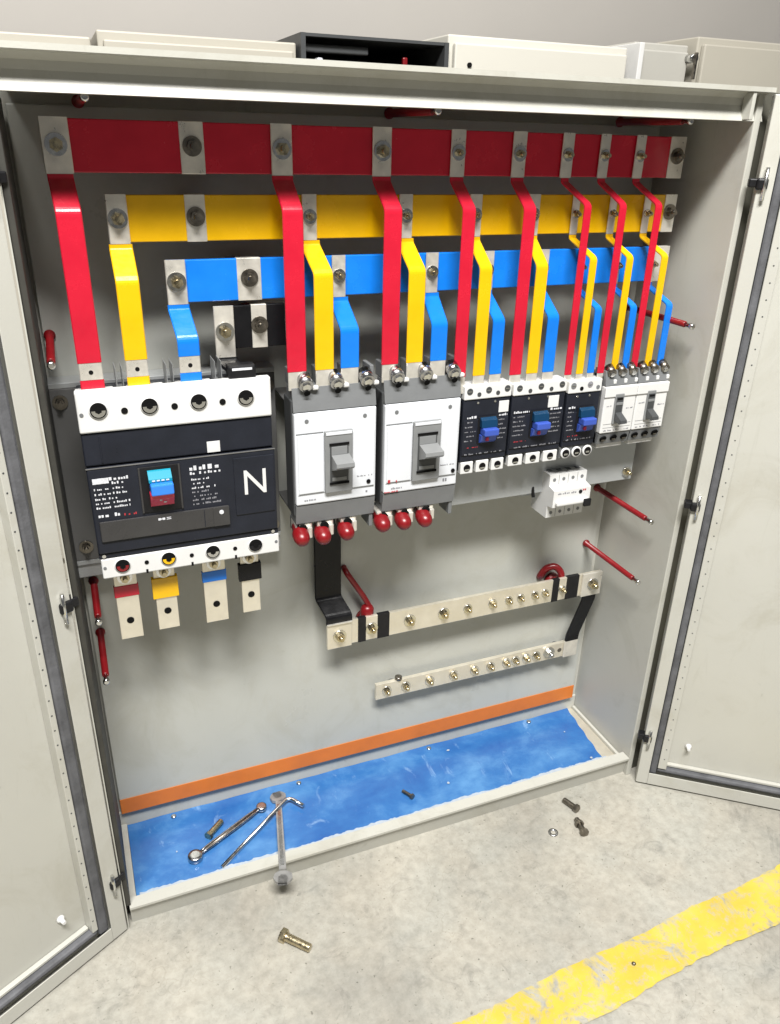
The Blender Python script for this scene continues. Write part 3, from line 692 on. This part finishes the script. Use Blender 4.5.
# ------------------------------------------------------------------ black breakers with white terminal strips
def black_breaker(x0, x1, z, lab, sticker, narrow=False):
    z0, zb, zt, z1 = z; w = x1-x0; y = .060
    t = thing('circuit_breaker', lab, 'circuit breaker', ((x0+x1)/2, .08, z0), 'moulded case breakers')
    MB().box(x0+.001, x1-.001, .0660, .1003, z0+.004, z1-.004, 'greydark', .0015).build('case', t)
    b = MB(); b.box(x0, x1-.0015, y, .070, zb+.001, zt-.001, 'body', .0015); b.box(x0+.001, x1-.0025, y-.002, y+.001, zb+.012, zt-.032, 'body', .001); cv = b.build('front_cover', t)
    b = MB(); b.box(x0, x1-.001, y-.002, .088, zt, z1, 'white', .0015); tc = b.build('terminal_cover', t)
    b = MB(); n = 5 if not narrow else 4
    for k in range(n):
        xx = x0+w*(k+.55)/(n+.1); r = .0050 if k % 2 == 0 else .0034
        b.cyl((xx, y-.0019, (zt+z1)/2+(.0025 if k % 2 == 0 else -.003)), (xx, y-.0026, (zt+z1)/2+(.0025 if k % 2 == 0 else -.003)), r, 'greydark' if not narrow else ('greycase', 'hole', 'printdim', 'greycase')[k], n=18)
        if k % 2 == 0: b.box(xx-.0032, xx+.0032, y-.0031, y-.0025, (zt+z1)/2+.0018, (zt+z1)/2+.0030, 'chrome')
    b.build('terminal_port', tc)
    for k in range(3):
        xx = x0+w*(k+.5)/3-.001; h = w*.133
        b = MB()
        if not narrow:
            b.box(xx-h, xx+h, y-.001, .085, z0, zb, 'white', .0012); b.cyl((xx, y-.0009, (z0+zb)/2), (xx, y-.0016, (z0+zb)/2), .0058, 'hole', n=18); b.box(xx-.004, xx+.004, y-.0023, y-.0015, (z0+zb)/2-.004, (z0+zb)/2-.0015, 'chrome')
        else:
            b.lathe((xx, y+.002, (z0+zb)/2), (0, -1, 0), [(0, .0092), (.003, .0092), (.0034, .0075)], 'white', 20); b.cyl((xx, y-.0013, (z0+zb)/2), (xx, y-.0020, (z0+zb)/2), .0066, 'hole', n=18); b.box(xx-.004, xx+.003, y-.0027, y-.0019, (z0+zb)/2-.003, (z0+zb)/2, 'chrome')
        b.build('outgoing_port', t)
    if narrow: MB().box(x0, x1-.002, y+.003, .086, z0, zb, 'greycase', .001).build('port_block', t)
    if sticker: MB().box(*sticker[:2], y-.0012, y+.0002, *sticker[2:], 'white', .0003).build('sticker', t)
    xm = x0+w*(.52 if not narrow else .58); zm = (zb+zt)/2+.001; hw = .0135
    b = MB(); b.box(xm-hw-.003, xm+hw+.003, y-.0035, y-.0015, zm-.022, zm+.022, 'rubber', .001); hr = b.build('handle_recess', t)
    b = MB(); b.prism([(y-.003, zm+.021), (y-.009, zm+.017), (y-.011, zm+.006), (y-.003, zm+.006)], 'x', xm-hw, xm+hw, 'teal'); b.build('handle_top', hr)
    b = MB(); b.box(xm-hw+.001, xm+hw-.001, y-.020, y-.003, zm-.006, zm+.0055, 'violet', .002); b.build('handle', hr)
    b = MB(); b.prism([(y-.003, zm-.0065), (y-.011, zm-.0065), (y-.008, zm-.017), (y-.003, zm-.021)], 'x', xm-hw, xm+hw, 'violet')
    b.box(xm-.005, xm-.0005, y-.0115, y-.0085, zm-.016, zm-.010, 'handlered'); b.build('handle_foot', hr)
    b = MB(); yy = y-.0021
    lx = (x0+.004, xm-hw-.005); rx = (xm+hw+.006, x1-.005)
    for a, c in (lx, rx):
        if c-a < .006: continue
        greek(b, a, c, zm+.020, .0036, yy, 'print', 2, .9)
        for q in range(5): greek(b, a, a+(c-a)*random.uniform(.6, 1), zm+.013-q*.0075, .0020, yy, 'printdim', 2, .75)
    greek(b, x0+.006, x1-.01, zb+.0125, .0022, yy, 'printdim', 6, .8); greek(b, x0+.008, x0+.03, zm-.028, .0018, yy, 'printred', 3, .6)
    b.build('print', cv)
    for X in (x0+w*.3, x0+w*.66): MB().cyl((X, y, zt-.006), (X, y-.001, zt-.006), .0018, 'chrome', n=10).build('screw', t)
    return t
black_breaker(.5835, .6655, (.7015, .7210, .8225, .8440), 'left of the two square black breakers with a white sticker', (.645, .662, .798, .816))
black_breaker(.6680, .7660, (.7040, .7225, .8215, .8405), 'right of the two square black breakers with a white sticker', (.734, .753, .797, .816))
black_breaker(.7690, .8330, (.7040, .7240, .8160, .8365), 'narrow black breaker squeezed between a square black one and the small white ones', None, True)

# ------------------------------------------------------------------ the two small white breakers
def small_white(x0, x1, lab):
    t = thing('circuit_breaker', lab, 'circuit breaker', ((x0+x1)/2, .08, .72), 'moulded case breakers'); w = x1-x0
    b = MB(); b.box(x0+.0005, x1-.0005, .0600, .1003, .7230, .8400, 'greycase', .0015)
    b.prism([(.0525, .8245), (.058, .8480), (.085, .8480), (.085, .8245)], 'x', x0+.0005, x1-.0005, 'greycase'); b.prism([(.0525, .7430), (.057, .7240), (.080, .7240), (.080, .7430)], 'x', x0+.0005, x1-.0005, 'greycase'); b.build('case', t)
    b = MB(); b.box(x0, x1, .0505, .062, .7440, .8235, 'white', .0018); b.box(x0-.001, x1, .0485, .0515, .8060, .8230, 'white', .0012); cv = b.build('front_cover', t)
    b = MB(); b.box(x0+.004, x1-.004, .0502, .0507, .7595, .7602, 'toggle'); b.box(x0+.004, x1-.004, .0502, .0507, .7535, .7540, 'toggle')
    greek(b, x0+.004, x0+.018, .790, .0022, .0504, 'printdim', 2, .7); greek(b, x1-.017, x1-.004, .784, .0022, .0504, 'printdim', 2, .7); greek(b, x0+.006, x1-.006, .748, .0022, .0504, 'printdim', 5, .6); b.build('print', cv)
    xm = (x0+x1)/2-.003
    b = MB(); b.box(xm-.0085, xm+.0085, .0475, .0510, .7600, .8110, 'toggle', .001); b.box(xm-.0065, xm+.0065, .0468, .0480, .768, .806, 'greydark', .0006); b.box(xm-.0065, xm+.0065, .0460, .0472, .7925, .797, 'toggle', .0004); b.box(xm-.005, xm+.005, .0460, .0472, .8015, .8045, 'hole', .0004); tp = b.build('toggle_panel', t)
    b = MB(); b.prism([(.047, .7800), (.0300, .7710), (.0290, .7660), (.0330, .7640), (.047, .7660)], 'x', xm-.0062, xm+.0062, 'greydark'); b.build('toggle', tp)
    for k in range(3):
        xx = x0+w*(k+.5)/3
        b = MB(); b.cyl((xx, .066, .853), (xx, .0525, .8440), .0072, 'dark_steel', n=18); b.cyl((xx, .0545, .8450), (xx, .0505, .8425), .0046, 'chrome', n=6, smooth=False); b.box(xx+.005, xx+.0105, .0520, .058, .827, .834, 'white', .0012); b.build('terminal', t)
        b = MB(); b.cyl((xx, .0545, .7340), (xx, .0528, .7330), .0062, 'hole', n=18); b.box(xx-.0035, xx+.003, .0522, .0532, .7300, .7325, 'dark_steel'); b.build('outgoing_port', t)
    b = MB(); b.box(x0+.006, x1-.006, .062, .084, .7140, .7225, 'white', .0015); b.build('foot', t)
    return t
small_white(.8350, .8975, 'left of the two small white breakers with grey toggles')
small_white(.8990, .9615, 'right of the two small white breakers, nearest the right wall')

# ------------------------------------------------------------------ miniature breaker below the rail
t = thing('miniature_breaker', 'small white four-pole miniature breaker hanging below the grey rail', 'circuit breaker', (.805, .09, .59))
b = MB(); b.prism([(.128, .588), (.079, .588), (.079, .611), (.0625, .614), (.0625, .6445), (.079, .648), (.079, .668), (.128, .668)], 'x', .768, .842, 'white'); cs = b.build('case', t)
b = MB()
for k in range(4):
    xx = .768+.0185*k+.00925
    b.cyl((xx, .0791, .6585), (xx, .0783, .6585), .0030, 'greycase', n=14); b.cyl((xx, .0791, .5970), (xx, .0783, .5970), .0030, 'greycase', n=14)
    b.box(xx-.004, xx+.004, .092, .112, .6681, .6690, 'greycase'); b.cyl((xx, .1, .588), (xx, .1, .5875), .0035, 'hole', n=14)
for k in range(1, 4): b.box(.768+.0185*k-.0003, .768+.0185*k+.0003, .0786, .0791, .589, .6105, 'toggle'); b.box(.768+.0185*k-.0003, .768+.0185*k+.0003, .0786, .0791, .649, .667, 'toggle')
b.build('terminal_screw', cs)
b = MB(); greek(b, .772, .80, .6375, .003, .0623, 'printdim', 3, .7); greek(b, .803, .817, .637, .003, .0623, 'printdim', 2, .7); b.cyl((.8215, .0625, .6380), (.8215, .0615, .6380), .0034, 'rubber', n=16); greek(b, .826, .838, .639, .0045, .0623, 'printred', 2, .6); b.build('print', cs)
b = MB(); b.box(.772, .838, .0545, .0630, .6185, .6255, 'white', .002); b.box(.824, .838, .0500, .0560, .6130, .6270, 'rubber', .002); b.build('toggle', t)
b = MB(); b.tube([(.7665, .118, .634), (.756, .112, .648), (.750, .104, .644), (.751, .098, .622)], .003, 'rubber'); b.build('clip', t)
b = MB(); b.box(.742, .872, .1285, .1320, .611, .646, 'rail', .0008); b.box(.742, .872, .1325, .186, .624, .633, 'rail', .0008); b.build('mounting_strip', t)

# ------------------------------------------------------------------ neutral bar, earth bar and black links
t = thing('neutral_bar', 'long tinned neutral bar with black bands below the breakers', 'terminal bar', (.67, .15, .36))
bar = MB().box(.3905, .962, .1460, .1520, .3620, .4105, 'tin_pale', .0008).build('bar', t)
for a, c in ((.4475, .4625), (.4845, .5075), (.850, .8645), (.8815, .9100)): MB().box(a, c, .1450, .1530, .3610, .4115, 'rubber', .0006).build('black_band', t)
def pixy(px): return px
for X, r in ((.4735, .0072), (.5474, .0074), (.6158, .0074), (.6656, .0058), (.7184, .0058), (.7533, .0052), (.7794, .0052), (.8108, .0052), (.8339, .0052), (.873, .0052)):
    bolt(t, X, .1458 if X not in (.4735, .873) else .1458, .3860, r, r*1.55, 'zinc')
for X in (.4735, .8725):
    b = MB(); insulator(b, X, .386, .0165, .1862, .1525); b.build('insulator', t)
b = MB(); b.tube([(.434, .1863, .497), (.4355, .170, .4915), (.4670, .1660, .438), (.4755, .1600, .418), (.4740, .1570, .396)], .0052, 'redplastic', rnd=.02)
b.lathe((.469, .1635, .400), (.10, -.1, 1), [(0, .0115), (.010, .0125), (.020, .0115), (.026, .007)], 'redplastic', 20)
tag(b.build('cable', loc=(.455, .18, .45)), 'short red cable dropping to the left end of the neutral bar', 'cable')
b = MB(); b.tube([(.8770, .1570, .395), (.8760, .1600, .417), (.8650, .1680, .4290), (.8480, .1740, .423), (.8430, .1800, .405), (.8440, .1860, .398)], .0068, 'redplastic', rnd=.02)
tag(b.build('cable', loc=(.86, .18, .40)), 'small looped red cable behind the right end of the neutral bar', 'cable')
t = thing('earth_bar', 'short drilled earth bar below the neutral bar', 'terminal bar', (.71, .165, .2))
MB().box(.4915, .938, .1640, .1720, .2060, .2410, 'tin_pale', .0008).build('bar', t)
for q, X in enumerate((.5132, .5524, .6033, .6551, .7013, .7376, .7739, .7948, .8203, .8434, .8741)):
    bolt(t, X, .1638, .2240, .0062 if q < 10 else .008, .0098 if q < 10 else .013, 'zinc' if q < 10 else 'chrome')
for X in (.900,): MB().cyl((X, .1639, .2240), (X, .1634, .2240), .0048, 'dark_steel', n=16).build('bolt_hole', t)
b = MB(); b.lathe((.5385, .168, .2410), (0, 0, 1), [(0, .007), (.006, .007), (.0062, .004)], 'dark_steel', 14); b.build('stop', t)
for X in (.53, .90): MB().cyl((X, .172, .2235), (X, .1862, .2235), .008, 'greycase').build('spacer', t)
t = thing('link_bar', 'black sleeved link bar hanging from behind the breakers to the neutral bar', 'link bar', (.405, .16, .41))
MB().ribbon([(.4015, .1745, .78), (.4015, .1745, .448), (.4115, .1435, .426), (.4115, .1435, .4125)], .0475, .0055, 'black', .006).build('sleeve', t)
MB().box(.3890, .4340, .1408, .1455, .3615, .4120, 'tin_pale', .0008).build('lug', t)
bolt(t, .4115, .1406, .3865, .0078, .012)
MB().ribbon([(.4115, .1406, .4140), (.4115, .1406, .4125)], .046, .0062, 'tin').build('crimp', t)
t = thing('link_bar', 'black sleeved link bar slanting from the neutral bar end down to the earth bar', 'link bar', (.94, .16, .2))
MB().ribbon([(.937, .1434, .3610), (.937, .1434, .352), (.924, .1600, .262), (.924, .1612, .246)], .031, .0055, 'black', .006).build('sleeve', t)
lug = MB().box(.9165, .9610, .1408, .1455, .3615, .4125, 'tin', .0008).build('lug', t)
bolt(t, .940, .1406, .3880, .0085, .0125, 'zinc')
MB().box(.9075, .9395, .1588, .1635, .2065, .2455, 'tin', .0008).build('lug', t)

# ------------------------------------------------------------------ tools and loose bolts
def ground_frame(p, q, z):
    d = Vector((q[0]-p[0], q[1]-p[1], 0)).normalized(); n = Vector((-d.y, d.x, 0))
    return Matrix(((d.x, n.x, 0, p[0]), (d.y, n.y, 0, p[1]), (0, 0, 1, z), (0, 0, 0, 1))), (Vector((q[0]-p[0], q[1]-p[1], 0))).length
def flat(b, poly, z0, z1, m, xf):
    i = b.mi(m); n = len(poly)
    A = [b.bm.verts.new(xf @ Vector((u, v, z0))) for u, v in poly]; B = [b.bm.verts.new(xf @ Vector((u, v, z1))) for u, v in poly]
    fs = [b.bm.faces.new(list(reversed(A))), b.bm.faces.new(B)]
    for k in range(n): fs.append(b.bm.faces.new((A[k], A[(k+1) % n], B[(k+1) % n], B[k])))
    for f in fs: f.material_index = i
def jaw(s=1., w=.0115, c=0., dirn=1, tilt=.26):
    """open-end spanner head outline (u forward)"""
    pts = []
    for a, r in ((-150, .016), (-115, .0185), (-80, .0195), (-50, .019), (-28, .0185)): pts.append((r*math.cos(math.radians(a)), r*math.sin(math.radians(a))))
    pts += [(.0172, -.0095), (.002, -.0095), (-.004, -.005), (-.004, .005), (.002, .0095), (.0172, .0095)]
    for a, r in ((28, .0185), (50, .019), (80, .0195), (115, .0185), (150, .016)): pts.append((r*math.cos(math.radians(a)), r*math.sin(math.radians(a))))
    ct, st = math.cos(tilt), math.sin(tilt)
    return [(c+dirn*s*(u*ct-v*st), s*(u*st+v*ct)) for u, v in pts]
# double open-ended spanner lying over the sill
xf, L = ground_frame((.252, -.030), (.292, .158), 0)
tilt = Matrix.Translation((0, 0, .0498)) @ Matrix.Rotation(0, 4, 'X')
ang = math.atan2(.0312-.0470, .172)
d = Vector((.040, .188, 0)).normalized()
rot = Matrix.Translation((.252, -.030, .0502)) @ Matrix.Rotation(math.atan2(d.y, d.x), 4, 'Z') @ Matrix.Rotation(.082, 4, 'Y')
b = MB(); flat(b, [(.012, -.0062), (L-.012, -.0055), (L-.012, .0055), (.012, .0062)], -.0018, .0022, 'spanner', rot)
flat(b, [(.02, -.0030), (L-.02, -.0030), (L-.02, .0030), (.02, .0030)], .0023, .0026, 'steel', rot)
flat(b, jaw(.84, c=-.004, dirn=-1, tilt=.12), -.0026, .0030, 'spanner', rot); flat(b, jaw(.8, c=L, dirn=1), -.0026, .0032, 'spanner', rot)
tag(b.build('spanner', loc=(.27, .06, .03)), 'grey open-ended spanner lying across the sill with one jaw overhanging', 'spanner')
# ring spanner
b = MB(); a, c = Vector((.122, .073, .037)), Vector((.256, .143, .0385)); dd = (c-a).normalized()
b.lathe(a+Vector((0, 0, -.006)), (0, 0, 1), [(0, .0060), (0, .0118), (.002, .0128), (.009, .0128), (.011, .0118), (.011, .0060)], 'steel', 26)
b.cyl(a+Vector((0, 0, -.004)), a+Vector((0, 0, .0055)), .0075, 'chrome', n=20)
p1, p2 = a+dd*.012, c-dd*.01
side = Vector((-dd.y, dd.x, 0))
for s in (-.0034, .0034): b.tube([p1+side*s*.6, p1+dd*.02+side*s, p2-dd*.02+side*s, p2+side*s*.6], .0024, 'steel', n=10)
b.tube([p1, p2], .0026, 'dark_steel', n=10)
b.lathe(c+Vector((0, 0, -.0065)), (0, 0, 1), [(0, .007), (.001, .0095), (.009, .0095), (.010, .007)], 'steel', 22)
tag(b.build('ring_spanner', loc=(.19, .108, .03)), 'dark steel ring-ended spanner lying on the blue film', 'spanner')
b = MB(); b.tube([(.161, .0365, .0345), (.309, .1455, .0415), (.3300, .1160, .0405)], .0036, 'chrome', n=8, rnd=.012)
tag(b.build('hex_key', loc=(.25, .1, .03)), 'bright L-shaped hex key crossing the spanner on the blue film', 'hex key')
def loose_bolt(p, q, r, head, m, lab, z=0., hr=1.6, nut=False):
    p = Vector((p[0], p[1], z)); q = Vector((q[0], q[1], z)); d = (q-p); L = d.length; d.normalize()
    b = MB(); a = p+Vector((0, 0, r*hr*.87)); e = q+Vector((0, 0, r*1.02))
    dd = (e-a).normalized()
    b.cyl(a, a+dd*head, r*hr, m, n=6, smooth=False)
    prof = [(0, r)]; h = .3*head
    Ls = L-head
    k = int(Ls/(r*.42))
    for s in range(k): prof += [((s+.25)*Ls/k, r), ((s+.75)*Ls/k, r*.86)]
    prof.append((Ls, r*.8)); b.lathe(a+dd*head, dd, prof, m, 16)
    if nut: b.cyl(a+dd*(L*.55), a+dd*(L*.55+r*1.5), r*1.65, m, n=6, smooth=False)
    return tag(b.build('bolt', loc=(p+q)/2), lab, 'bolt', 'loose bolts')
loose_bolt((.2275, -.1055), (.265, -.1440), .0072, .009, 'zinc', 'largest loose bolt, lying alone on the concrete below the spanner')
loose_bolt((.8335, -.049), (.8225, -.016), .0056, .007, 'dark_steel', 'dark loose bolt on the floor, nearer the sill of two', nut=False, hr=1.5)
loose_bolt((.8125, -.104), (.8185, -.066), .0052, .007, 'dark_steel', 'dark loose bolt with nut on the floor beside the washer', nut=True, hr=1.6)
loose_bolt((.150, .109), (.180, .137), .0058, .006, 'zinc', 'brassy loose bolt on the blue film beside the ring spanner', .0308, 1.35)
loose_bolt((.5335, .0675), (.5215, .091), .0034, .004, 'dark_steel', 'small dark loose screw alone on the blue film', .0308, 1.7)
b = MB(); b.lathe((.761, -.076, .0002), (0, 0, 1), [(0, .0050), (0, .0092), (.002, .0092), (.002, .0050), (0, .0050)], 'steel', 24, False)
ws = b.bm
tag(b.build('washer', loc=(.761, -.076, 0)), 'small steel washer lying on the concrete beside the dark bolts', 'washer')
b = MB()
b.lathe((.735, -.350, .0045), (0, 0, 1), [(0, .0030), (.0015, .0036), (.0032, .0016)], 'dark_steel', 7)
tag(b.build('pebble', loc=(.735, -.350, .0045)), 'small dark pebble on the yellow line', 'pebble')

# ------------------------------------------------------------------ light: hall lamp over the aisle, added fill lamp for the back row, pale surroundings
Wd = bpy.data.worlds.new('World'); S.world = Wd; Wd.use_nodes = True
bg = Wd.node_tree.nodes['Background']; bg.inputs['Color'].default_value = (.97, .985, 1.0, 1); bg.inputs['Strength'].default_value = .12
def area(name, loc, to, sx, sy, e, col=(1, .98, .95)):
    l = bpy.data.lights.new(name, 'AREA'); l.shape = 'RECTANGLE'; l.size = sx; l.size_y = sy; l.energy = e; l.color = col
    o = bpy.data.objects.new(name, l); COL.objects.link(o); o.location = loc
    o.rotation_euler = (Vector(to)-Vector(loc)).to_track_quat('-Z', 'Y').to_euler(); return o
area('area_light', (-.08, -1.85, 4.0), (.45, -.1, .45), 2.0, .55, 400)
area('area_light', (.8, .55, 3.3), (.8, 2.0, 1.6), 3., .5, 26)  # unseen lamp added to brighten the wall and cabinets behind
S.view_settings.view_transform = 'Standard'; S.view_settings.look = 'None'; S.view_settings.exposure = 0; S.view_settings.gamma = 1
